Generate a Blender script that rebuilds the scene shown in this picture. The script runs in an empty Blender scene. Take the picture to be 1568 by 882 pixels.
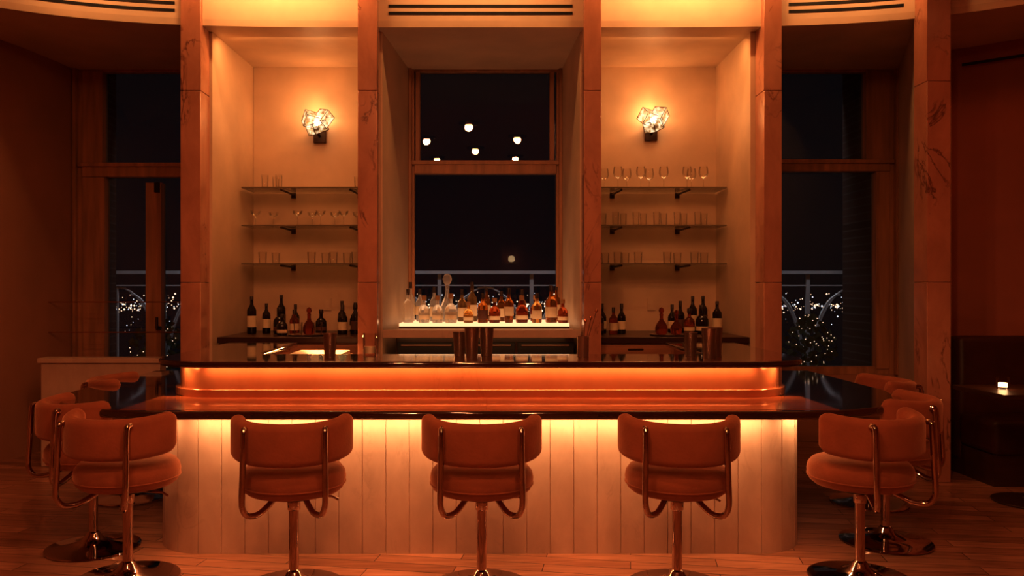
import bpy, math, random, bmesh
from mathutils import Vector, Matrix
random.seed(7)
scene = bpy.context.scene
COL = scene.collection
C = -0.035   # bar centre line
pi = math.pi

# ------------------------------------------------------------ materials
def newmat(name):
    m = bpy.data.materials.new(name); m.use_nodes = True
    nt = m.node_tree; b = nt.nodes['Principled BSDF']
    return m, nt, b
def ramp(nt, fac, stops):
    r = nt.nodes.new('ShaderNodeValToRGB')
    el = r.color_ramp.elements
    el[0].position, el[0].color = stops[0][0], (*stops[0][1], 1)
    el[1].position, el[1].color = stops[-1][0], (*stops[-1][1], 1)
    for p, c in stops[1:-1]:
        e = el.new(p); e.color = (*c, 1)
    nt.links.new(fac, r.inputs[0]); return r.outputs[0]
def coords(nt, scale=(1,1,1), rot=(0,0,0), kind='Object'):
    t = nt.nodes.new('ShaderNodeTexCoord'); mp = nt.nodes.new('ShaderNodeMapping')
    mp.inputs['Scale'].default_value = scale; mp.inputs['Rotation'].default_value = rot
    nt.links.new(t.outputs[kind], mp.inputs[0]); return mp.outputs[0]
def noise(nt, vec, scale, detail=4, rough=.5, dist=0):
    n = nt.nodes.new('ShaderNodeTexNoise'); n.inputs['Scale'].default_value = scale
    n.inputs['Detail'].default_value = detail; n.inputs['Roughness'].default_value = rough
    n.inputs['Distortion'].default_value = dist
    nt.links.new(vec, n.inputs['Vector']); return n.outputs[0]
def bump(nt, b, h, s, d=.01):
    k = nt.nodes.new('ShaderNodeBump'); k.inputs['Strength'].default_value = s
    k.inputs['Distance'].default_value = d
    nt.links.new(h, k.inputs['Height']); nt.links.new(k.outputs[0], b.inputs['Normal'])
def simple(name, col, rough=.5, metal=0, var=.12, nscale=6, bumps=0, coat=0, sheen=0, spec=.5, stretch=(1,1,1)):
    m, nt, b = newmat(name)
    v = coords(nt, stretch); n = noise(nt, v, nscale)
    lo = tuple(c*(1-var) for c in col); hi = tuple(min(1, c*(1+var)) for c in col)
    nt.links.new(ramp(nt, n, [(.3, lo), (.7, hi)]), b.inputs['Base Color'])
    b.inputs['Roughness'].default_value = rough; b.inputs['Metallic'].default_value = metal
    b.inputs['Coat Weight'].default_value = coat; b.inputs['Specular IOR Level'].default_value = spec
    b.inputs['Sheen Weight'].default_value = sheen
    if sheen:
        b.inputs['Sheen Tint'].default_value = (1, .55, .35, 1); b.inputs['Sheen Roughness'].default_value = .4
    if bumps: bump(nt, b, noise(nt, v, nscale*8), bumps)
    return m
def emis(name, col, s):
    m, nt, b = newmat(name); nt.nodes.remove(b)
    e = nt.nodes.new('ShaderNodeEmission'); e.inputs[0].default_value = (*col, 1); e.inputs[1].default_value = s
    nt.links.new(e.outputs[0], nt.nodes['Material Output'].inputs[0]); return m
def thin_glass(name, tint=(1,1,1), ior=1.5, rough=0.0, mul=1.0):
    m, nt, b = newmat(name); nt.nodes.remove(b)
    t = nt.nodes.new('ShaderNodeBsdfTransparent'); t.inputs[0].default_value = (*tint, 1)
    g = nt.nodes.new('ShaderNodeBsdfGlossy'); g.inputs['Roughness'].default_value = rough
    fr = nt.nodes.new('ShaderNodeFresnel'); fr.inputs[0].default_value = ior
    mx = nt.nodes.new('ShaderNodeMixShader')
    a = nt.nodes.new('ShaderNodeMath'); a.operation = 'MULTIPLY'; a.inputs[1].default_value = mul
    nt.links.new(fr.outputs[0], a.inputs[0]); nt.links.new(a.outputs[0], mx.inputs[0])
    nt.links.new(t.outputs[0], mx.inputs[1]); nt.links.new(g.outputs[0], mx.inputs[2])
    nt.links.new(mx.outputs[0], nt.nodes['Material Output'].inputs[0]); return m
def marble(name, base, dark, vein, rough=.2, scale=2.0, coat=.3, wide=.02, metal=0, gate=.5, mixv=1.0):
    m, nt, b = newmat(name)
    v = coords(nt, (1, 1, .55))
    n1 = noise(nt, v, scale*1.3, 6, .6, .4)
    c1 = ramp(nt, n1, [(.35, dark), (.65, base)])
    n2 = noise(nt, v, scale, 5, .6, 1.0)
    mask = ramp(nt, n2, [(.5-wide, (0,0,0)), (.5, (mixv,)*3), (.5+wide*.7, (0,0,0))])
    n3 = noise(nt, v, scale*.9, 2)
    msk2 = ramp(nt, n3, [(gate, (0,0,0)), (gate+.1, (1,1,1))])
    mul = nt.nodes.new('ShaderNodeMath'); mul.operation = 'MULTIPLY'
    nt.links.new(mask, mul.inputs[0]); nt.links.new(msk2, mul.inputs[1])
    mx = nt.nodes.new('ShaderNodeMixRGB'); mx.inputs[2].default_value = (*vein, 1)
    nt.links.new(mul.outputs[0], mx.inputs[0]); nt.links.new(c1, mx.inputs[1])
    nt.links.new(mx.outputs[0], b.inputs['Base Color'])
    b.inputs['Roughness'].default_value = rough; b.inputs['Coat Weight'].default_value = coat
    b.inputs['Coat Roughness'].default_value = .06; b.inputs['Metallic'].default_value = metal
    return m

M = {}
M['plaster'] = simple('plaster_cream', (.66,.48,.34), .5, var=.13, nscale=2.2, bumps=.08)
M['plaster_dark'] = simple('plaster_umber', (.42,.19,.105), .7, var=.1, nscale=2, bumps=.08)
M['plaster_red'] = simple('plaster_oxblood', (.38,.11,.05), .6, var=.1, nscale=2, bumps=.05)
M['ceil'] = simple('ceiling_paint', (.72,.54,.39), .7, var=.05)
M['column'] = marble('rosso_marble', (.62,.29,.19), (.46,.20,.125), (.12,.035,.022), .2, 3.2, .4, .025, gate=.52, mixv=.85)
M['stone'] = marble('travertine_panel', (.62,.45,.35), (.54,.38,.29), (.46,.31,.23), .45, 6, 0, .04, gate=.55, mixv=.5)
M['bartop'] = marble('dark_lacquer_marble', (.06,.015,.009), (.028,.008,.005), (.012,.004,.003), .06, 3.0, 1)
M['topred'] = marble('copper_red_marble', (.42,.13,.06), (.33,.09,.04), (.18,.05,.02), .16, 1.5, .7, gate=.6)
M['riser'] = marble('riser_copper', (.55,.20,.10), (.46,.15,.07), (.38,.12,.055), .24, 1.2, .5, .01, .55, gate=.6, mixv=.5)
M['wood'] = simple('window_timber', (.42,.20,.10), .45, var=.25, nscale=3, stretch=(6,6,.6))
M['cab'] = simple('cabinet_walnut', (.40,.19,.10), .4, var=.25, nscale=3, stretch=(.6,4,6))
M['darkwood'] = simple('dark_walnut', (.05,.018,.01), .3, var=.25, nscale=3, stretch=(.6,4,6))
M['black'] = simple('black_metal', (.012,.009,.008), .45, .3)
M['bronze'] = simple('bronze', (.10,.05,.03), .35, .9)
M['brass'] = simple('brass', (.6,.33,.14), .25, 1)
M['chrome'] = simple('chrome', (.55,.42,.36), .07, 1, var=.02)
M['steel'] = simple('shaker_steel', (.55,.38,.29), .30, .9, var=.05)
M['velvet'] = simple('rust_velvet', (.33,.105,.052), .88, var=.12, nscale=9, bumps=.15, sheen=.8, spec=.15)
M['leather'] = simple('dark_leather', (.05,.012,.007), .45, var=.2, bumps=.1)
M['white'] = simple('white_stone', (.85,.74,.58), .4)
M['glass'] = thin_glass('clear_thin_glass', (.97,.955,.93), 1.45, 0, .7)
M['shelfglass'] = thin_glass('shelf_glass', (.86,.85,.80), 1.5, 0, .8)
M['shelfedge'] = simple('shelf_glass_edge', (.16,.11,.07), .15)
M['pane'] = thin_glass('window_pane_glass', (.85,.85,.85), 1.5)
M['label'] = simple('paper_label', (.75,.60,.40), .7, var=.1)
M['labeld'] = simple('dark_label', (.12,.04,.02), .6)
M['cap'] = simple('bottle_cap', (.04,.02,.015), .4)
M['cork'] = simple('cork', (.4,.22,.1), .8)
M['railing'] = simple('painted_railing', (.42,.44,.45), .5)
M['shrub'] = simple('shrub_leaf', (.08,.10,.05), .6)
def bottleglass(name, col, tr=.9, rough=.03, ior=1.3):
    m, nt, b = newmat(name)
    v = coords(nt); n = noise(nt, v, 3)
    nt.links.new(ramp(nt, n, [(.3, tuple(c*.9 for c in col)), (.7, col)]), b.inputs['Base Color'])
    b.inputs['Transmission Weight'].default_value = tr; b.inputs['Roughness'].default_value = rough
    b.inputs['IOR'].default_value = ior
    return m
M['g_clear'] = bottleglass('vodka_bottle_glass', (.95,.92,.88), .75, .04, 1.36)
M['g_amber'] = bottleglass('amber_liquor_glass', (.60,.21,.04), .85)
M['g_red'] = bottleglass('red_liquor_glass', (.45,.09,.025), .85)
M['g_dark'] = simple('dark_bottle_glass', (.015,.006,.004), .08)
M['g_gold'] = bottleglass('gold_liquor_glass', (.85,.48,.16))
# wooden plank floor
m, nt, b = newmat('oak_plank_floor')
v = coords(nt, (1,1,1), (0,0,math.radians(10)))
br = nt.nodes.new('ShaderNodeTexBrick'); nt.links.new(v, br.inputs['Vector'])
br.inputs['Color1'].default_value = (.62,.28,.16,1); br.inputs['Color2'].default_value = (.36,.15,.08,1)
br.inputs['Mortar'].default_value = (.10,.035,.02,1); br.inputs['Scale'].default_value = 1
br.inputs['Mortar Size'].default_value = .002; br.inputs['Brick Width'].default_value = .85; br.inputs['Row Height'].default_value = .11
v2 = coords(nt, (1.2,14,1), (0,0,math.radians(10)))
gr = ramp(nt, noise(nt, v2, 3, 6, .6, .5), [(.3,(.58,.55,.53)),(.7,(1,1,1))])
mx = nt.nodes.new('ShaderNodeMixRGB'); mx.blend_type = 'MULTIPLY'; mx.inputs[0].default_value = 1
nt.links.new(br.outputs[0], mx.inputs[1]); nt.links.new(gr, mx.inputs[2])
nt.links.new(mx.outputs[0], b.inputs['Base Color']); b.inputs['Roughness'].default_value = .26
M['floor'] = m
m, nt, b = newmat('exterior_brick')
v = coords(nt, (1,1,1), (pi/2,0,0))
br = nt.nodes.new('ShaderNodeTexBrick'); nt.links.new(v, br.inputs['Vector'])
br.inputs['Color1'].default_value = (.10,.05,.035,1); br.inputs['Color2'].default_value = (.06,.03,.02,1)
br.inputs['Mortar'].default_value = (.13,.10,.08,1); br.inputs['Scale'].default_value = 1
br.inputs['Mortar Size'].default_value = .008; br.inputs['Brick Width'].default_value = .22; br.inputs['Row Height'].default_value = .075
nt.links.new(br.outputs[0], b.inputs['Base Color']); M['brick'] = m
M['lamp'] = emis('downlight_glow', (1,.48,.20), 22)
M['bulb'] = emis('bulb_glow', (1,.66,.36), 30)
M['lightbox'] = emis('led_lightbox', (1,.54,.27), 1.5)
M['candle'] = emis('candle_glow', (1,.62,.3), 6)
M['city'] = emis('city_glow', (1,.66,.42), 2.8)
M['city2'] = emis('city_glow_cool', (.85,.88,1), 2.2)
# sconce glass: glowing crystal
m, nt, b = newmat('sconce_crystal'); nt.nodes.remove(b)
t = nt.nodes.new('ShaderNodeBsdfTransparent'); e = nt.nodes.new('ShaderNodeEmission')
n = noise(nt, coords(nt), 20, 3)
nt.links.new(ramp(nt, n, [(.40,(.10,.035,.01)),(.49,(.6,.32,.12)),(.58,(1,.78,.5))]), e.inputs[0]); e.inputs[1].default_value = 1.6
mx = nt.nodes.new('ShaderNodeMixShader'); mx.inputs[0].default_value = .5
nt.links.new(t.outputs[0], mx.inputs[1]); nt.links.new(e.outputs[0], mx.inputs[2])
nt.links.new(mx.outputs[0], nt.nodes['Material Output'].inputs[0]); M['crystal'] = m

# ------------------------------------------------------------ mesh builder
class MB:
    def __init__(s): s.v=[]; s.f=[]; s.mi=[]; s.mats=[]
    def m(s, k):
        if k not in s.mats: s.mats.append(k)
        return s.mats.index(k)
    def add(s, vs, fs, k):
        o = len(s.v); s.v += [tuple(x) for x in vs]; i = s.m(k)
        for f in fs: s.f.append([a+o for a in f]); s.mi.append(i)
    def box(s, x0,x1,y0,y1,z0,z1,k):
        s.prism([(x0,y0),(x1,y0),(x1,y1),(x0,y1)], z0, z1, k)
    def prism(s, poly, z0, z1, k):
        a = sum(poly[i][0]*poly[(i+1)%len(poly)][1]-poly[(i+1)%len(poly)][0]*poly[i][1] for i in range(len(poly)))
        if a < 0: poly = poly[::-1]
        n = len(poly)
        vs = [(p[0],p[1],z0) for p in poly]+[(p[0],p[1],z1) for p in poly]
        fs = [[i,(i+1)%n,(i+1)%n+n,i+n] for i in range(n)]
        fs += [list(range(n-1,-1,-1)), list(range(n,2*n))]
        s.add(vs, fs, k)
    def ribbon(s, outer, inner, z0, z1, k):
        n = len(outer)
        vs = [(p[0],p[1],z) for z in (z0,z1) for p in outer]+[(p[0],p[1],z) for z in (z0,z1) for p in inner]
        fs = []
        for i in range(n-1):
            fs += [[i,i+1,n+i+1,n+i],[2*n+i+1,2*n+i,3*n+i,3*n+i+1],[n+i,n+i+1,3*n+i+1,3*n+i],[i+1,i,2*n+i,2*n+i+1]]
        fs += [[0,n,3*n,2*n],[n-1,3*n-1,4*n-1,2*n-1]]
        s.add(vs, fs, k)
    def lathe(s, prof, k, c=(0,0,0), seg=24, sq=0, cap=True):
        vs=[]; fs=[]
        for r,z in prof:
            for i in range(seg):
                a = 2*pi*(i+.5)/seg; rr = r
                if sq: rr = r/((abs(math.cos(a))**sq+abs(math.sin(a))**sq)**(1/sq))
                vs.append((c[0]+rr*math.cos(a), c[1]+rr*math.sin(a), c[2]+z))
        for j in range(len(prof)-1):
            for i in range(seg):
                i2=(i+1)%seg; fs.append([j*seg+i,j*seg+i2,(j+1)*seg+i2,(j+1)*seg+i])
        if cap:
            if prof[0][0]>1e-4: fs.append([i for i in range(seg-1,-1,-1)])
            if prof[-1][0]>1e-4: fs.append([(len(prof)-1)*seg+i for i in range(seg)])
        s.add(vs, fs, k)
    def tube(s, pts, r, k, seg=10):
        pts=[Vector(p) for p in pts]; vs=[]; fs=[]; n=len(pts)
        up=None
        for i,p in enumerate(pts):
            t = (pts[min(i+1,n-1)]-pts[max(i-1,0)]).normalized()
            if up is None:
                up = Vector((0,0,1)) if abs(t.z)<.9 else Vector((1,0,0))
            a = (up - t*up.dot(t)).normalized(); b_ = t.cross(a); up = a
            for j in range(seg):
                th=2*pi*j/seg; vs.append(p+a*math.cos(th)*r+b_*math.sin(th)*r)
        for i in range(n-1):
            for j in range(seg):
                j2=(j+1)%seg; fs.append([i*seg+j,i*seg+j2,(i+1)*seg+j2,(i+1)*seg+j])
        fs.append(list(range(seg-1,-1,-1))); fs.append([(n-1)*seg+j for j in range(seg)])
        s.add(vs, fs, k)
    def mesh(s, name, ang=35):
        me = bpy.data.meshes.new(name); me.from_pydata(s.v, [], s.f)
        for k in s.mats: me.materials.append(M[k])
        me.polygons.foreach_set('material_index', s.mi)
        me.polygons.foreach_set('use_smooth', [True]*len(s.f))
        me.update(); me.set_sharp_from_angle(angle=math.radians(ang)); return me
    def obj(s, name, loc=(0,0,0), rot=0, parent=None, bevel=0, seg=2, ang=35):
        return place(s.mesh(name, ang), name, loc, rot, parent, bevel, seg)
def place(me, name, loc=(0,0,0), rot=0, parent=None, bevel=0, seg=2):
    o = bpy.data.objects.new(name, me); COL.objects.link(o); o.location = loc; o.rotation_euler = (0,0,rot)
    if parent: o.parent = parent
    if bevel:
        b = o.modifiers.new('bevel','BEVEL'); b.width = bevel; b.segments = seg; b.limit_method='ANGLE'; b.angle_limit=math.radians(50)
    return o
def empty(name, loc=(0,0,0), rot=0):
    e = bpy.data.objects.new(name, None); COL.objects.link(e); e.location = loc; e.rotation_euler=(0,0,rot); e.empty_display_size=.1; return e
def crom(pts, n=8):
    P=[Vector(p) for p in pts]; P=[P[0]*2-P[1]]+P+[P[-1]*2-P[-2]]; out=[]
    for i in range(1,len(P)-2):
        for j in range(n):
            t=j/n; a,b,c,d=P[i-1:i+3]
            out.append(.5*((2*b)+(c-a)*t+(2*a-5*b+4*c-d)*t*t+(3*b-a-3*c+d)*t**3))
    out.append(P[-2]); return out
ORANGE=(1,.48,.175)
RED=(1,.37,.14)
def area(name, loc, size, power, direction, col=ORANGE, spread=pi):
    l = bpy.data.lights.new(name,'AREA'); l.shape='RECTANGLE'; l.size=size[0]; l.size_y=size[1]; l.energy=power; l.color=col; l.spread=spread
    o = bpy.data.objects.new(name,l); COL.objects.link(o); o.location=loc
    o.rotation_euler = Vector(direction).to_track_quat('-Z','Y').to_euler(); return o
def point(name, loc, power, r=.03, col=ORANGE):
    l = bpy.data.lights.new(name,'POINT'); l.energy=power; l.color=col; l.shadow_soft_size=r
    o = bpy.data.objects.new(name,l); COL.objects.link(o); o.location=loc; return o
def spot(name, loc, tgt, power, ang=120, blend=.6, r=.05, col=ORANGE):
    l = bpy.data.lights.new(name,'SPOT'); l.energy=power; l.color=col; l.spot_size=math.radians(ang); l.spot_blend=blend; l.shadow_soft_size=r
    o = bpy.data.objects.new(name,l); COL.objects.link(o); o.location=loc
    o.rotation_euler=(Vector(tgt)-Vector(loc)).to_track_quat('-Z','Y').to_euler(); return o

# ------------------------------------------------------------ room shell
b=MB(); b.box(-5.2,5.6,-3.3,7.5,-.1,0,'floor'); b.obj('floor')
b=MB(); b.box(-5.2,5.6,-3.3,7.6,3.9,4.0,'ceil'); b.obj('ceiling')
def fy(X): return 6.17-.0008*abs(X-.1)**5
xs=[-4.5+i*.1 for i in range(92)]
curve=[(x,fy(x)) for x in xs]
b=MB(); b.prism(curve+[(4.6,7.5),(-4.5,7.5)],3.35,3.40,'plaster'); b.obj('ceiling_soffit')
b=MB(); b.ribbon(curve,[(x,y+.05) for x,y in curve],3.40,3.9,'ceil'); b.obj('wall_fascia')
def slot(xa,xb,name):
    b=MB(); n=16
    for z in (3.455,3.51):
        p=[(xa+(xb-xa)*i/n, fy(xa+(xb-xa)*i/n)-.004) for i in range(n+1)]
        b.ribbon(p,[(x,y+.006) for x,y in p],z-.011,z+.011,'black')
    b.obj(name)
slot(-.74,.65,'air_vent'); slot(-3.3,-2.33,'air_vent'); slot(2.27,3.06,'air_vent')
def wallpath(pts,name,mat,z1=3.9,t=.12):
    n=len(pts); off=[]
    for i,p in enumerate(pts):
        a=Vector(pts[max(i-1,0)]); c=Vector(pts[min(i+1,n-1)]); d=(c-a).normalized(); off.append((p[0]+d.y*t,p[1]-d.x*t))
    b=MB(); b.ribbon(pts,off,0,z1,mat); return b.obj(name)
wallpath([(-4.7,-3.2),(-4.7,3),(-4.45,4.5),(-4.1,5.6),(-3.90,6.3),(-3.80,6.7),(-3.74,7.1),(-3.71,7.5)],'wall_left','plaster_dark',t=-.12)
wallpath([(3.6,6.9),(3.9,6.72),(4.3,6.38),(4.75,5.7),(5.1,4.6),(5.2,3),(5.2,-3.2)],'wall_right','plaster_red',t=-.12)
b=MB(); b.box(-5,5.5,-3.3,-3.15,0,3.9,'plaster_red'); b.obj('wall_front')
b=MB(); b.tube([(3.88,6.66,3.2),(4.27,6.33,3.2),(4.7,5.67,3.2)],.012,'black'); b.obj('trim_1')

def column(x0,x1,y0=6.08,y1=6.28):
    b=MB()
    zs=[0,1.42,2.85,3.9]
    for i in range(3): b.box(x0,x1,y0,y1,zs[i]+(.002 if i else 0),zs[i+1],'column')
    return b.obj('marble_column',bevel=.003,seg=1)
column(-2.28,-2.13); column(-.96,-.815); column(.727,.855); column(2.067,2.20)
column(3.13,3.30,5.80,5.98)
def part(poly,name,mat='plaster',z1=3.35): b=MB(); b.prism(poly,0,z1,mat); b.obj(name)
part([(-2.28,6.28),(-2.11,6.28),(-2.08,7.40),(-2.28,7.40)],'wall_partition')
part([(-.96,6.28),(-.80,6.28),(-.70,7.34),(-.70,7.40),(-.96,7.40)],'wall_partition')
part([(.855,6.28),(.855,7.40),(.68,7.40),(.68,7.34),(.72,6.28)],'wall_partition')
part([(2.03,6.28),(2.20,6.28),(2.20,7.40),(2.05,7.40)],'wall_partition')
part([(3.16,5.98),(3.30,5.98),(3.95,6.9),(3.95,7.5),(3.70,7.5),(3.70,7.34)],'wall_partition')
b=MB(); b.box(-2.08,-.96,7.29,7.45,0,3.35,'plaster'); b.obj('wall_niche')
b=MB(); b.box(.855,2.05,7.29,7.45,0,3.35,'plaster'); b.obj('wall_niche')
b=MB(); b.box(-.70,.68,7.36,7.5,0,1.0,'plaster_dark'); b.obj('wall_sill')
b=MB(); b.box(2.2,3.70,7.36,7.5,0,.60,'plaster_dark'); b.obj('wall_sill')

# ------------------------------------------------------------ windows
def window(name, x0,x1,z0,z1, bars_h, bars_v, fw=.07, y=7.36):
    b=MB()
    b.box(x0,x0+fw,y,y+.1,z0,z1,'wood'); b.box(x1-fw,x1,y,y+.1,z0,z1,'wood')
    b.box(x0+fw,x1-fw,y+.001,y+.099,z0,z0+fw,'wood'); b.box(x0+fw,x1-fw,y+.001,y+.099,z1-.02,z1,'wood')
    for a,c in bars_h:
        b.box(x0+fw,x1-fw,y-.02,y+.098,a,c,'wood'); b.box(x0+fw*.6,x1-fw*.6,y-.045,y-.02,c-.03,c+.005,'wood')
    for a,c,za,zb in bars_v: b.box(a,c,y-.01,y+.097,za,zb,'wood')
    b.box(x0,x0+.03,y-.05,y,z0,z1,'wood'); b.box(x1-.03,x1,y-.05,y,z0,z1,'wood')
    b.box(x0+.01,x1-.01,y+.06,y+.066,z0+.01,z1-.01,'pane')
    return b.obj(name, bevel=.004, seg=1)
window('window_1',-.70,.68,1.0,3.35,[(2.41,2.52)],[(-.64,-.60,2.52,3.33),(.57,.61,2.52,3.33)],.05)
window('window_2',2.20,3.70,.60,3.35,[(2.43,2.53)],[(3.42,3.63,2.53,3.33),(3.51,3.63,.65,2.43),(2.24,2.30,.65,3.3)],.07)
window('window_3',-3.71,-2.28,0,3.35,[(2.38,2.50)],[(-3.64,-3.46,2.50,3.33),(-3.64,-3.44,.05,2.38),(-3.07,-2.93,.05,2.33),(-2.6,-2.3,.05,.06)],.07)
b=MB(); b.tube([(-2.94,7.31,1.02),(-2.94,7.28,1.02),(-2.94,7.28,1.12)],.012,'bronze'); b.tube([(-2.94,7.345,1.02),(-2.94,7.30,1.02)],.02,'bronze'); b.box(-2.985,-2.94,7.33,7.349,2.24,2.33,'black'); b.obj('handle_lever')
b=MB()
for z in (1.26,1.0): b.tube([(-3.765,7.0,z),(-2.285,7.0,z)],.005,'brass',8)
b.obj('guard_rail')

# ------------------------------------------------------------ bar
def upath(hw,yf,r,yb,n=14,c=C):
    p=[(c-hw,yb),(c-hw,(yb+yf+r)/2)]
    for i in range(n+1):
        a=pi+ (pi/2)*i/n; p.append((c-hw+r+r*math.cos(a), yf+r+r*math.sin(a)))
    q=[(2*c-x,y) for x,y in p[::-1]]
    return p+[(c,yf)]+q
bar=empty('bar_counter')
b=MB(); b.ribbon(upath(2.42,4.03,.85,6.05),upath(1.55,4.75,.2,6.05),.727,.77,'bartop'); b.obj('counter_top',parent=bar,bevel=.016,seg=4)
b=MB()
for xa,xb in ((-1.80+C,-.002),(.002,1.80+C)): b.box(xa,xb,4.085,4.60,.7695,.7712,'topred')
b.obj('counter_red_slab',parent=bar)  # thin slab of redder marble over the front of the counter top
b=MB(); b.ribbon(upath(1.87,4.45,.36,6.05),upath(1.36,4.98,.12,6.05),.942,.978,'bartop'); b.obj('upper_top',parent=bar,bevel=.014,seg=4)
b=MB(); b.ribbon(upath(1.76,4.56,.28,6.05),upath(1.42,4.9,.12,6.05),.77,.942,'riser')
b.ribbon(upath(1.785,4.535,.30,6.05),upath(1.75,4.57,.27,6.05),.77,.815,'riser'); b.obj('riser',parent=bar,bevel=.004)
b=MB(); b.ribbon(upath(1.56,4.76,.2,6.05),upath(1.42,4.9,.12,6.05),0,.77,'cab'); b.obj('inner_cabinet',parent=bar)
def basepath():
    pts=[(-2.22,5.95)]
    cx,cy,r=-1.45,4.53,.29
    for i in range(13):
        a=pi+math.radians(-18+108*i/12); pts.append((cx+r*math.cos(a),cy+r*math.sin(a)))
    L=[Vector(p) for p in pts]
    R=[Vector((-p.x,p.y)) for p in L[::-1]]
    return [Vector((p.x+C,p.y)) for p in L+R]
bp=basepath()
S=[0]
for i in range(1,len(bp)): S.append(S[-1]+(bp[i]-bp[i-1]).length)
def at(s):
    s=max(0,min(S[-1],s))
    for i in range(1,len(S)):
        if s<=S[i]:
            t=(s-S[i-1])/max(1e-9,S[i]-S[i-1]); return bp[i-1].lerp(bp[i],t)
    return bp[-1]
def nrm(s):
    d=(at(s+.01)-at(s-.01)).normalized(); return Vector((-d.y,d.x))
npan=round(S[-1]/.122); w=S[-1]/npan; out=[]; inn=[]
for i in range(npan):
    s0=i*w; g=.003
    for s,dd in ((s0,.005),(s0+g*.4,.005),(s0+g,0),(s0+w/3,0),(s0+2*w/3,0),(s0+w-g,0),(s0+w-g*.4,.005)):
        p=at(s)+nrm(s)*dd; q=at(s)+nrm(s)*.1; out.append((p.x,p.y)); inn.append((q.x,q.y))
b=MB(); b.ribbon(out,inn,0.0,.727,'stone'); b.obj('stone_base',parent=bar)

# LED strips
area('led_strip',(C,4.525,.938),(3.1,.008),8.5,(0,.3,-1))
for sx in (-1,1):
    area('led_strip',(C+sx*1.685,4.60,.938),(.16,.010),1.2,(-sx*.2,.2,-1)).rotation_euler.rotate_axis('Z',sx*.7)
area('led_strip',(C,4.165,.722),(3.0,.015),13,(0,.18,-1),(1,.50,.22))
for sx in (-1,1):
    o=area('led_strip',(C+sx*1.71,4.31,.722),(.30,.015),1.7,(0,.0,-1),(1,.50,.22)); o.rotation_euler.rotate_axis('Z',sx*math.radians(48))

# ------------------------------------------------------------ stools
def rrect(w,h,r,n=5):
    p=[]
    for cx,cz,a0 in ((w/2-r,h/2-r,0),(-w/2+r,h/2-r,90),(-w/2+r,-h/2+r,180),(w/2-r,-h/2+r,270)):
        for i in range(n+1):
            a=math.radians(a0+90*i/n); p.append((cx+r*math.cos(a),cz+r*math.sin(a)))
    return p
def stool_meshes():
    s=MB()
    prof=[(.0,.447),(.17,.447),(.205,.452),(.225,.468),(.235,.495),(.237,.515),(.232,.54),(.215,.562),(.185,.574),(.12,.581),(.05,.583),(.0,.584)]
    s.lathe(prof,'velvet',seg=48,cap=False)
    s.tube([(.2345*math.cos(a*pi/24),.2345*math.sin(a*pi/24),.49) for a in range(49)],.004,'velvet',6)
    seat=s.mesh('seat',60)
    k=MB(); sec=rrect(.068,.188,.032); R=.243; n=44; tot=math.radians(185); vs=[]; fs=[]; m=len(sec)
    for i in range(n+1):
        t=i/n; a=-pi/2+(t-.5)*tot
        e=min(t,1-t)*R*tot; sc=1 if e>.06 else math.sqrt(max(0.0,1-((.06-e)/.06)**2))*.95+.05
        hs=.35+.65*sc
        zc=.700+.022*abs(2*t-1)**2.5
        for (u,z) in sec:
            r=R+u*(.2+.8*sc); vs.append((r*math.cos(a)*1.0,r*math.sin(a)*.95-.01,zc+z*hs))
    for i in range(n):
        for j in range(m):
            j2=(j+1)%m; fs.append([i*m+j,(i+1)*m+j,(i+1)*m+j2,i*m+j2])
    fs.append(list(range(m))); fs.append([n*m+j for j in range(m-1,-1,-1)])
    k.add(vs,fs,'velvet'); back=k.mesh('back_pad',60)
    f=MB()
    for sx in (-1,1):
        f.tube(crom([(sx*.172,-.222,.770),(sx*.172,-.246,.762),(sx*.172,-.252,.70),(sx*.174,-.256,.58),(sx*.176,-.262,.48),(sx*.172,-.26,.435),(sx*.155,-.24,.402),(sx*.12,-.20,.398),(sx*.09,-.15,.418),(sx*.07,-.11,.438),(sx*.05,-.06,.440)],6),.0135,'chrome',12)
    f.lathe([(.0,.425),(.11,.425),(.115,.432),(.115,.447),(0,.447)],'black',seg=32)
    f.lathe([(.024,.36),(.03,.365),(.03,.425),(.024,.43)],'chrome',seg=24)
    f.tube([(.03,0,.42),(.17,.02,.415),(.20,.02,.40)],.006,'chrome',8)
    frame=f.mesh('tube_frame',60)
    p=MB(); p.lathe([(.023,.03),(.023,.37)],'chrome',seg=24,cap=False)
    p.lathe([(.0,0),(.232,0),(.237,.004),(.235,.010),(.215,.014),(.16,.020),(.11,.028),(.075,.038),(.055,.050),(.042,.064),(.033,.080),(.0235,.09)],'chrome',seg=56)
    ped=p.mesh('pedestal',60)
    return (('seat',seat),('back_pad',back),('tube_frame',frame),('pedestal',ped))
SM=stool_meshes()
def stool(x,y,deg):
    e=empty('bar_stool',(x,y,0),math.radians(deg))
    for n,me in SM: place(me,n,parent=e)
stool(-.885,3.75,4); stool(-.022,3.75,0); stool(.875,3.75,-4)
stool(-1.70,3.87,-12); stool(1.77,3.87,22)
stool(-2.09,4.34,-44); stool(2.17,4.44,58)
stool(-2.34,5.38,-80); stool(2.46,5.25,85)

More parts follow.
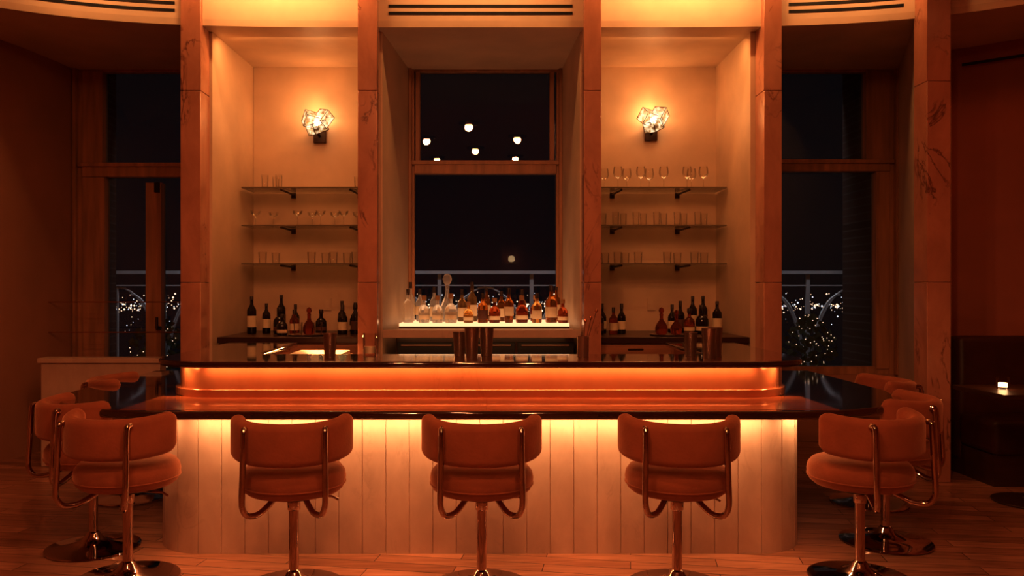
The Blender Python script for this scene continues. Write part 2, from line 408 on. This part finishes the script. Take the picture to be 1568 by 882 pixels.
# ------------------------------------------------------------ back bar
def cabinet(x0,x1):
    b=MB(); b.box(x0,x1,6.32,7.28,0,.955,'cab'); b.box(x0,x1,6.285,7.285,.955,1.0,'darkwood')
    n=2; w=(x1-x0)/n
    for i in range(n):
        for z0,z1 in ((.77,.94),(.42,.75),(.06,.40)):
            b.box(x0+i*w+.01,x0+(i+1)*w-.01,6.305,6.32,z0,z1,'cab'); b.box(x0+i*w+w/2-.06,x0+i*w+w/2+.06,6.292,6.305,z1-.04,z1-.028,'bronze')
    return b.obj('back_bar_cabinet',bevel=.003,seg=1)
cabinet(-2.075,-.965); cabinet(.86,2.025)
b=MB(); b.box(-.70,.675,6.32,7.3,0,1.0,'darkwood')
b.box(-.79,.715,6.2,6.285,1.0,1.06,'stone'); b.box(-.70,.675,6.285,7.3,1.0,1.06,'stone')
for xa,xb in ((-.69,-.24),(-.22,.22),(.24,.67)):
    b.box(xa,xb,6.305,6.32,.1,.96,'black'); b.box(xa+.03,xb-.03,6.295,6.305,.93,.945,'steel')
b.obj('back_bar_fridge_cabinet',bevel=.003,seg=1)
b=MB(); b.box(-.69,.655,6.44,7.2,1.076,1.10,'lightbox'); b.box(-.69,.655,6.44,7.2,1.061,1.076,'bronze'); b.obj('bottle_display_light_box')

def shelf(x0,x1,z,bx):
    b=MB(); b.box(x0,x1,6.90,7.28,z-.006,z+.004,'shelfglass'); b.box(x0,x1,6.894,6.90,z-.007,z+.005,'shelfedge')
    for x in bx:
        b.tube([(x,7.285,z-.02),(x-.03 if x<0 else x+.03,6.95,z-.014)],.009,'bronze',8); b.box(x-.02,x+.02,7.275,7.288,z-.05,z-.006,'bronze')
    b.obj('glass_shelf')
for z in (2.23,1.91,1.585):
    shelf(-2.07,-.97,z,(-1.72,-1.13)); shelf(.865,2.03,z,(1.12,1.70))

def wine_mesh(h=.19,r=.042):
    b=MB(); b.lathe([(.0,0),(.034,.001),(.03,.004),(.006,.008),(.0035,.02),(.0035,h*.42),(.01,h*.46),(r*.8,h*.55),(r,h*.68),(r*.93,h*.85),(r*.78,h)],'glass',seg=20,cap=False); return b.mesh('wine_glass',60)
def coupe_mesh(h=.13,r=.045):
    b=MB(); b.lathe([(.0,0),(.032,.001),(.006,.006),(.0035,.02),(.0035,h*.6),(.012,h*.64),(r*.8,h*.78),(r,h)],'glass',seg=20,cap=False); return b.mesh('coupe_glass',60)
def tumbler_mesh(h=.10,r=.036):
    b=MB(); b.lathe([(.0,0),(r*.85,0),(r*.88,.004),(r,h)],'glass',seg=20,cap=False); b.lathe([(0,.012),(r*.8,.012)],'glass',seg=20,cap=False); return b.mesh('tumbler_glass',60)
WG=wine_mesh(); CG=coupe_mesh(); TG=tumbler_mesh(); HG=tumbler_mesh(.12,.03)
def rowg(me,name,x0,x1,n,z,ys=(7.0,7.13)):
    for i in range(n):
        x=x0+(x1-x0)*i/max(1,n-1)
        place(me,name,(x,ys[i%len(ys)],z+.005))
rowg(WG,'wine_glass',.93,1.52,7,2.23); rowg(WG,'wine_glass',1.72,1.86,3,2.23)
rowg(HG,'tumbler_glass',.93,1.90,12,1.91)
rowg(TG,'tumbler_glass',.95,1.30,5,1.585); rowg(TG,'tumbler_glass',1.55,1.9,4,1.585)
rowg(HG,'tumbler_glass',-1.9,-1.78,3,2.23); rowg(TG,'tumbler_glass',-1.1,-1.03,2,2.23)
rowg(CG,'coupe_glass',-1.98,-1.86,2,1.91); rowg(CG,'coupe_glass',-1.62,-1.03,7,1.91)
rowg(TG,'tumbler_glass',-1.92,-1.84,2,1.585); rowg(TG,'tumbler_glass',-1.5,-1.03,6,1.585)

def bottle(kind,h,r,gl,lab=None,name='liquor_bottle',sq=0,cap='cap'):
    b=MB()
    if kind=='wine':   pr=[(r*.9,0),(r,.006),(r,h*.60),(r*.93,h*.66),(r*.55,h*.73),(r*.36,h*.79),(r*.34,h*.97)]
    elif kind=='round':pr=[(r*.92,0),(r,.008),(r,h*.52),(r*.9,h*.60),(r*.55,h*.67),(r*.36,h*.73),(r*.34,h*.90)]
    elif kind=='squat':pr=[(r*.92,0),(r,.01),(r*1.03,h*.38),(r*.98,h*.5),(r*.7,h*.60),(r*.34,h*.66),(r*.30,h*.82)]
    elif kind=='bulb': pr=[(r*.6,0),(r*.85,h*.04),(r,h*.15),(r*.98,h*.28),(r*.7,h*.42),(r*.36,h*.52),(r*.28,h*.60),(r*.28,h*.70)]
    elif kind=='taper':pr=[(r*.75,0),(r*.8,.008),(r,h*.5),(r*.95,h*.58),(r*.5,h*.68),(r*.33,h*.75),(r*.33,h*.9)]
    b.lathe(pr,gl,seg=24,sq=sq)
    rt,zt=pr[-1]
    if kind=='bulb':
        b.lathe([(0,zt),(rt*1.1,zt),(rt*1.1,zt+.012),(rt*.6,zt+.02),(h*.075,h*.80),(h*.1,h*.88),(h*.075,h*.96),(0,h)],gl,seg=20)
    elif kind=='squat': b.lathe([(0,zt),(rt*1.25,zt),(rt*1.45,zt+.006),(rt*1.45,h-.004),(rt*1.3,h),(0,h)],cap,seg=18)
    else: b.lathe([(0,zt-.02),(rt*1.12,zt-.02),(rt*1.12,h-.003),(rt*1.0,h),(0,h)],cap,seg=18)
    if lab:
        za,zb={'wine':(.18,.48),'round':(.14,.42),'squat':(.12,.36),'bulb':(.12,.26),'taper':(.2,.46)}[kind]
        k = 1.02 if kind!='taper' else 1.04
        b.lathe([(r*k,h*za),(r*k,h*zb)],lab,seg=24,sq=sq,cap=False)
    return b.obj(name)
def put(o,x,y,z,rot=0): o.location=(x,y,z); o.rotation_euler=(0,0,rot)
ZB=1.1005
rows=[('round',.33,.037,'g_clear','label',0,-.645,6.92),('round',.27,.042,'g_clear',None,4,-.635,6.62),('taper',.275,.038,'g_clear','label',0,-.56,6.86),
('squat',.22,.045,'g_clear','label',0,-.505,6.60),('round',.29,.036,'g_clear','label',0,-.44,6.86),('squat',.22,.043,'g_clear','label',0,-.395,6.58),
('bulb',.40,.060,'g_clear',None,0,-.325,6.76),('squat',.235,.048,'g_clear','label',0,-.285,6.54),
('round',.27,.038,'g_gold','label',0,-.205,6.86),('squat',.17,.04,'g_gold','label',0,-.145,6.56),('round',.33,.040,'g_gold','label',4,-.12,6.84),
('round',.24,.042,'g_amber','labeld',0,-.03,6.58),('wine',.28,.034,'g_amber','label',0,.0,6.90),('squat',.20,.045,'g_red','label',0,.065,6.58),('round',.255,.037,'g_amber','label',0,.125,6.86),
('taper',.28,.040,'g_amber','label',0,.18,6.58),('squat',.22,.046,'g_red','label',4,.285,6.60),('round',.27,.036,'g_amber','labeld',0,.30,6.90),
('round',.24,.040,'g_gold','label',0,.405,6.57),('squat',.22,.04,'g_red','label',0,.41,6.88),('round',.30,.044,'g_amber','label',4,.525,6.62),('wine',.29,.034,'g_amber','label',0,.59,6.90),('squat',.19,.040,'g_red','label',0,.612,6.54)]
for k,h,r,g,l,sq,x,y in rows:
    nm={'g_clear':'vodka_bottle','g_gold':'tequila_bottle','g_amber':'whiskey_bottle','g_red':'liqueur_bottle'}[g]
    if k=='bulb': nm='glass_decanter'
    put(bottle(k,h,r,g,l,nm,sq, 'cork' if (k=='squat') else 'cap'),x,y,ZB, random.uniform(-.3,.3) if sq==0 else .2)
ZC=1.0005
side=[('wine',.31,.038,'g_dark','label',-1.95,6.78),('wine',.25,.034,'g_dark','label',-1.85,6.86),('wine',.32,.037,'g_dark','labeld',-1.76,7.0),('squat',.22,.048,'g_dark','labeld',-1.72,6.78),('round',.24,.035,'g_dark',None,-1.65,7.05),('round',.20,.04,'g_red','label',-1.60,6.80),
('squat',.17,.042,'g_dark','label',-1.64,6.55),
('bulb',.22,.05,'g_red',None,-1.43,6.58),('squat',.2,.045,'g_dark','labeld',-1.39,6.86),('round',.27,.036,'g_dark','labeld',-1.23,6.95),('round',.24,.04,'g_dark','label',-1.185,6.72),('squat',.24,.045,'g_dark','label',-1.11,6.9),('round',.26,.038,'g_dark','labeld',-1.08,6.72),('round',.24,.036,'g_red','label',-1.01,6.86),
('round',.25,.036,'g_dark','label',.97,6.85),('round',.22,.036,'g_red','label',1.045,6.72),('round',.25,.035,'g_dark','label',1.125,6.8),('round',.22,.036,'g_dark','labeld',.925,6.68),
('bulb',.22,.05,'g_red',None,1.41,6.58),('bulb',.20,.048,'g_red',None,1.525,6.56),('round',.27,.036,'g_dark','labeld',1.65,6.95),('wine',.31,.037,'g_dark','label',1.755,6.95),('squat',.24,.052,'g_dark','label',1.78,6.74),('wine',.31,.037,'g_dark','labeld',1.87,7.05),('wine',.27,.038,'g_dark','label',1.91,6.76),('squat',.21,.044,'g_red','label',1.68,6.76),('round',.24,.036,'g_dark','label',1.58,6.95)]
for k,h,r,g,l,x,y in side:
    nm='wine_bottle' if k=='wine' else ('glass_decanter' if k=='bulb' else 'whiskey_bottle')
    put(bottle(k,h,r,g,l,nm),x,y,ZC+(.0045 if k=='bulb' else 0))
for x in (-1.43,1.47):
    b=MB(); b.lathe([(0,0),(.15,0),(.165,.010),(.16,.011),(.145,.004),(0,.004)],'steel',seg=36); b.obj('serving_tray',(x,6.55,ZC))
for x in (-1.51,-1.35): place(TG,'tumbler_glass',(x,6.54,ZC+.0045))
for x in (-1.42,1.47):
    b=MB(); b.box(x-.035,x+.035,7.28,7.292,1.18,1.29,'plaster'); b.box(x-.017,x+.017,7.277,7.28,1.195,1.275,'ceil'); b.obj('power_outlet')

ZU=.9785
def tin(h=.17,r=.043):
    b=MB(); b.lathe([(0,0),(r*.76,0),(r*.78,.004),(r*.98,h-.004),(r*1.03,h),(r*.97,h),(r*.74,.006),(0,.006)],'steel',seg=28); return b.mesh('cocktail_shaker_tin',50)
T1=tin(); T2=tin(.14,.04)
for x,y,me in ((-.905,4.72,T2),(-.16,4.84,T2),(-.085,4.70,T1),(-.0,4.84,T1),(1.20,4.80,T2),(1.275,4.68,T1),(1.345,4.80,T1)):
    place(me,'cocktail_shaker_tin',(x,y,ZU))
b=MB(); b.lathe([(0,0),(.034,0),(.036,.12),(.033,.12),(.031,.006),(0,.006)],'steel',seg=24)
for dx,dy,h in ((.09,.02,.26),(.05,-.01,.22),(.02,.03,.2)):
    b.tube([(0,0,.01),(dx*.9,dy,h)],.0016,'bronze',6); b.lathe([(0,0),(.009,.006),(.010,.014),(.006,.022),(0,.024)],'riser',(dx*.9,dy,h-.004),10)
b.obj('cocktail_pick_holder',(.56,4.75,ZU))
b=MB(); b.lathe([(0,0),(.04,0),(.042,.13)],'glass',seg=24,cap=False); b.lathe([(0,.011),(.034,.011),(.034,.05),(0,.05)],'white',seg=20); b.obj('candle_jar',(-.70,4.9,ZU))
b=MB(); b.box(-1.36,-1.0,5.15,5.98,.90,.925,'white'); b.box(-1.38,-.98,5.13,6.0,0,.90,'cab'); b.obj('prep_station')
area('prep_led',(-1.17,6.0,1.02),(.3,.02),2.2,(0,-.6,-1))
area('back_bar_led',(-.04,6.19,.995),(1.3,.01),.9,(0,.25,-1))

# ------------------------------------------------------------ sconces
def hull(V,name,parent,mat):
    bm=bmesh.new(); vv=[bm.verts.new(p) for p in V]
    bmesh.ops.convex_hull(bm,input=vv)
    bmesh.ops.dissolve_limit(bm,angle_limit=math.radians(4),verts=bm.verts,edges=bm.edges)
    ed=[(tuple(q.verts[0].co),tuple(q.verts[1].co)) for q in bm.edges]
    me=bpy.data.meshes.new(name); bm.to_mesh(me); bm.free(); me.materials.append(M[mat]); place(me,name,parent=parent)
    return ed
def sconce(x,z,y=7.29):
    e=empty('wall_sconce',(x,y,z))
    b=MB(); b.box(-.055,.055,-.03,0,-.16,-.03,'bronze'); b.tube([(0,-.03,-.10),(0,-.11,-.09),(0,-.12,-.04)],.012,'bronze'); b.obj('backplate',parent=e,bevel=.004)
    g=MB()
    for i,(c,s,r) in enumerate((((-.05,-.14,.025),(.062,.055,.055),(.5,.4,.35)),((.052,-.125,.035),(.055,.05,.064),(-.4,.5,-.5)),((.0,-.13,-.045),(.072,.055,.045),(.3,-.3,.8)))):
        R=Matrix.Rotation(r[0],3,'X')@Matrix.Rotation(r[1],3,'Y')@Matrix.Rotation(r[2],3,'Z')
        V=[Vector(c)+R@Vector((a*s[0],d*s[1],f*s[2])) for a in (-1,1) for d in (-1,1) for f in (-1,1)]
        V=[Vector((p.x,min(-.034,p.y),p.z)) for p in V]
        for a,d in hull(V,'crystal_block',e,'crystal'): g.tube([a,d],.0030,'bronze',6)
    g.obj('shade_edges',parent=e)
    k=MB(); k.lathe([(0,-.03),(.022,-.02),(.03,0),(.022,.025),(0,.032)],'bulb',(0,-.13,0),16); k.obj('bulb',parent=e)
    point('sconce_light',(x,y-.14,z+.045),21,.03)
sconce(-1.485,2.83); sconce(1.465,2.85)

# ------------------------------------------------------------ ceiling downlights (reflect in the window)
for x,y in ((-.27,2.4),(-1.0,1.2),(.51,1.33),(-.2,.23),(-.95,-.84),(.55,-.7)):
    b=MB(); b.lathe([(.0,-.036),(.04,-.035),(.055,-.03),(.055,-.028),(0,-.028)],'lamp',seg=20); b.lathe([(.06,-.03),(.155,-.022),(.16,0),(.0,0)],'brass',seg=24,cap=False)
    b.obj('ceiling_downlight',(x,y,3.899))
    spot('downlight_beam',(x,y,3.83),(x,y+1.0,0),76,160,.6,.06,RED)
b=MB(); b.lathe([(0,0),(.06,.01),(.075,.06),(.06,.12),(0,.14)],'candle',(0,.09,0),18); b.box(-.04,.04,0,.03,-.05,.15,'brass'); b.obj('wall_lamp',(.55,-3.15,1.95))
for x,p in ((-1.54,12),(1.45,12),(-.04,5),(-2.9,4.5),(2.7,4.5)):
    area('cove_light',(x,fy(x)-.35,3.86),(1.0 if abs(x)<2 else .7,.04),p,(0,.8,-.55))
for x in (-1.54,1.45):
    area('niche_light',(x,6.36,3.335),(.95,.03),6,(0,.35,-1))

# ------------------------------------------------------------ left low partition, right booth
b=MB(); b.box(-3.44,-2.52,6.30,6.42,0,.80,'stone'); b.box(-3.46,-2.50,6.28,6.44,.80,.84,'stone'); b.obj('low_partition',bevel=.006)
bo=empty('banquette_booth')
b=MB(); b.box(3.5,4.15,6.05,6.22,.1,1.02,'leather'); b.obj('backrest',parent=bo,bevel=.04,seg=4)
b=MB(); b.box(3.5,4.15,5.62,6.06,.22,.46,'leather'); b.obj('seat_cushion',parent=bo,bevel=.04,seg=4)
b=MB(); b.box(3.52,4.13,5.66,6.2,0,.22,'darkwood'); b.obj('plinth',parent=bo)
b=MB(); b.box(3.14,4.0,4.95,5.5,.70,.73,'darkwood'); b.lathe([(0,0),(.22,0),(.225,.012),(.05,.03),(.035,.05),(.035,.69),(.1,.70)],'darkwood',(3.5,5.25,0),28); b.obj('pedestal_table',bevel=.004)
b=MB(); b.lathe([(0,0),(.032,0),(.04,.03),(.038,.075)],'glass',seg=20,cap=False); b.lathe([(0,.014),(.026,.014),(.026,.04),(0,.042)],'candle',seg=16); b.obj('candle_votive',(3.32,5.25,.7305))
point('candle_light',(3.32,5.25,.85),.8,.02)
spot('downlight_beam',(3.9,4.3,3.8),(4.1,6.6,1.6),22,80,.9,.1,(1,.25,.08))

# ------------------------------------------------------------ outside
b=MB(); b.box(-6,6,7.5,9.3,-.1,.25,'black'); b.obj('terrace_floor')
b=MB(); Y=8.7
b.box(-5.5,5.5,Y-.03,Y+.03,1.53,1.565,'railing'); b.box(-5.5,5.5,Y-.015,Y+.015,1.40,1.415,'railing'); b.box(-5.5,5.5,Y-.015,Y+.015,.32,.34,'railing')
for i in range(12):
    x=-5.4+i*.98; b.box(x-.02,x+.02,Y-.02,Y+.02,.25,1.53,'railing')
    for s in (-1,1):
        for rr in (1.0,.7):
            b.tube([(x+.49+s*.47*(1-(1-math.cos(t*pi/20))*rr), Y, .34+1.05*(.75+.25*rr)*math.sin(t*pi/20)) for t in range(11)],.012,'railing',6)
    b.tube([(x+.49,Y,.34),(x+.49,Y,1.40)],.012,'railing',6)
b.obj('balcony_railing')
b=MB(); b.box(3.62,3.95,7.52,8.3,.25,3.8,'brick'); b.obj('brick_pier')
b=MB(); b.box(-4.1,-3.72,7.52,8.2,.25,3.8,'brick'); b.obj('brick_pier')
b=MB()
def octa(x,y,z,r,k): b.add([(x+r,y,z),(x-r,y,z),(x,y+r,z),(x,y-r,z),(x,y,z+r),(x,y,z-r)],[[0,2,4],[2,1,4],[1,3,4],[3,0,4],[2,0,5],[1,2,5],[3,1,5],[0,3,5]],k)
for i in range(3600):
    y=random.uniform(90,130); x=random.uniform(-95,95)
    band=random.random()
    py=random.gauss(28,4) if band<.6 else random.uniform(6,70)
    if band>.6 and random.random()<py/80: continue
    octa(x,y,1.38-py*y/1250,random.choice((.04,.05,.06,.09,.13)),random.choice(('city','city','city2')))
b.obj('city_lights')
def shrub(x,y,name):
    global b
    b=MB(); b.lathe([(0,0),(.15,0),(.19,.3),(.17,.3),(0,.27)],'black',seg=20)
    for i in range(260):
        a=random.uniform(0,2*pi); t=random.random(); rr=.26*math.sqrt(random.random())*math.sin(pi*(.15+.8*t)); z=.3+.55*t
        px,py_=rr*math.cos(a),rr*math.sin(a); d=random.uniform(0,pi); q=.035
        b.add([(px-q*math.cos(d),py_-q*math.sin(d),z),(px,py_,z+.03),(px+q*math.cos(d),py_+q*math.sin(d),z+.01),(px,py_,z-.02)],[[0,1,2,3]],'shrub')
        if i%4==0: octa(px,py_-.02,z+.02,.005,'city')
    b.obj(name,(x,y,.25))
shrub(3.25,8.2,'potted_shrub'); shrub(-3.3,8.2,'potted_shrub')
area('railing_fill_light',(0,8.36,3.4),(8,.1),65,(0,.4,-1),(.9,.9,1),math.radians(90))  # added cool fill to brighten the balcony railing, no fixture behind it

w=bpy.data.worlds.new('night'); scene.world=w; w.use_nodes=True
w.node_tree.nodes['Background'].inputs[0].default_value=(.006,.006,.008,1); w.node_tree.nodes['Background'].inputs[1].default_value=.6
scene.view_settings.view_transform='Standard'
scene.view_settings.look='None'
scene.view_settings.exposure=.2
scene.view_settings.gamma=.85
cam=bpy.data.cameras.new('camera'); co=bpy.data.objects.new('camera',cam); COL.objects.link(co)
co.location=(0,0,1.38); co.rotation_euler=(pi/2,0,0); cam.sensor_width=36; cam.lens=28.7; cam.shift_x=.0249; cam.clip_end=400; cam.clip_start=.05
scene.camera=co
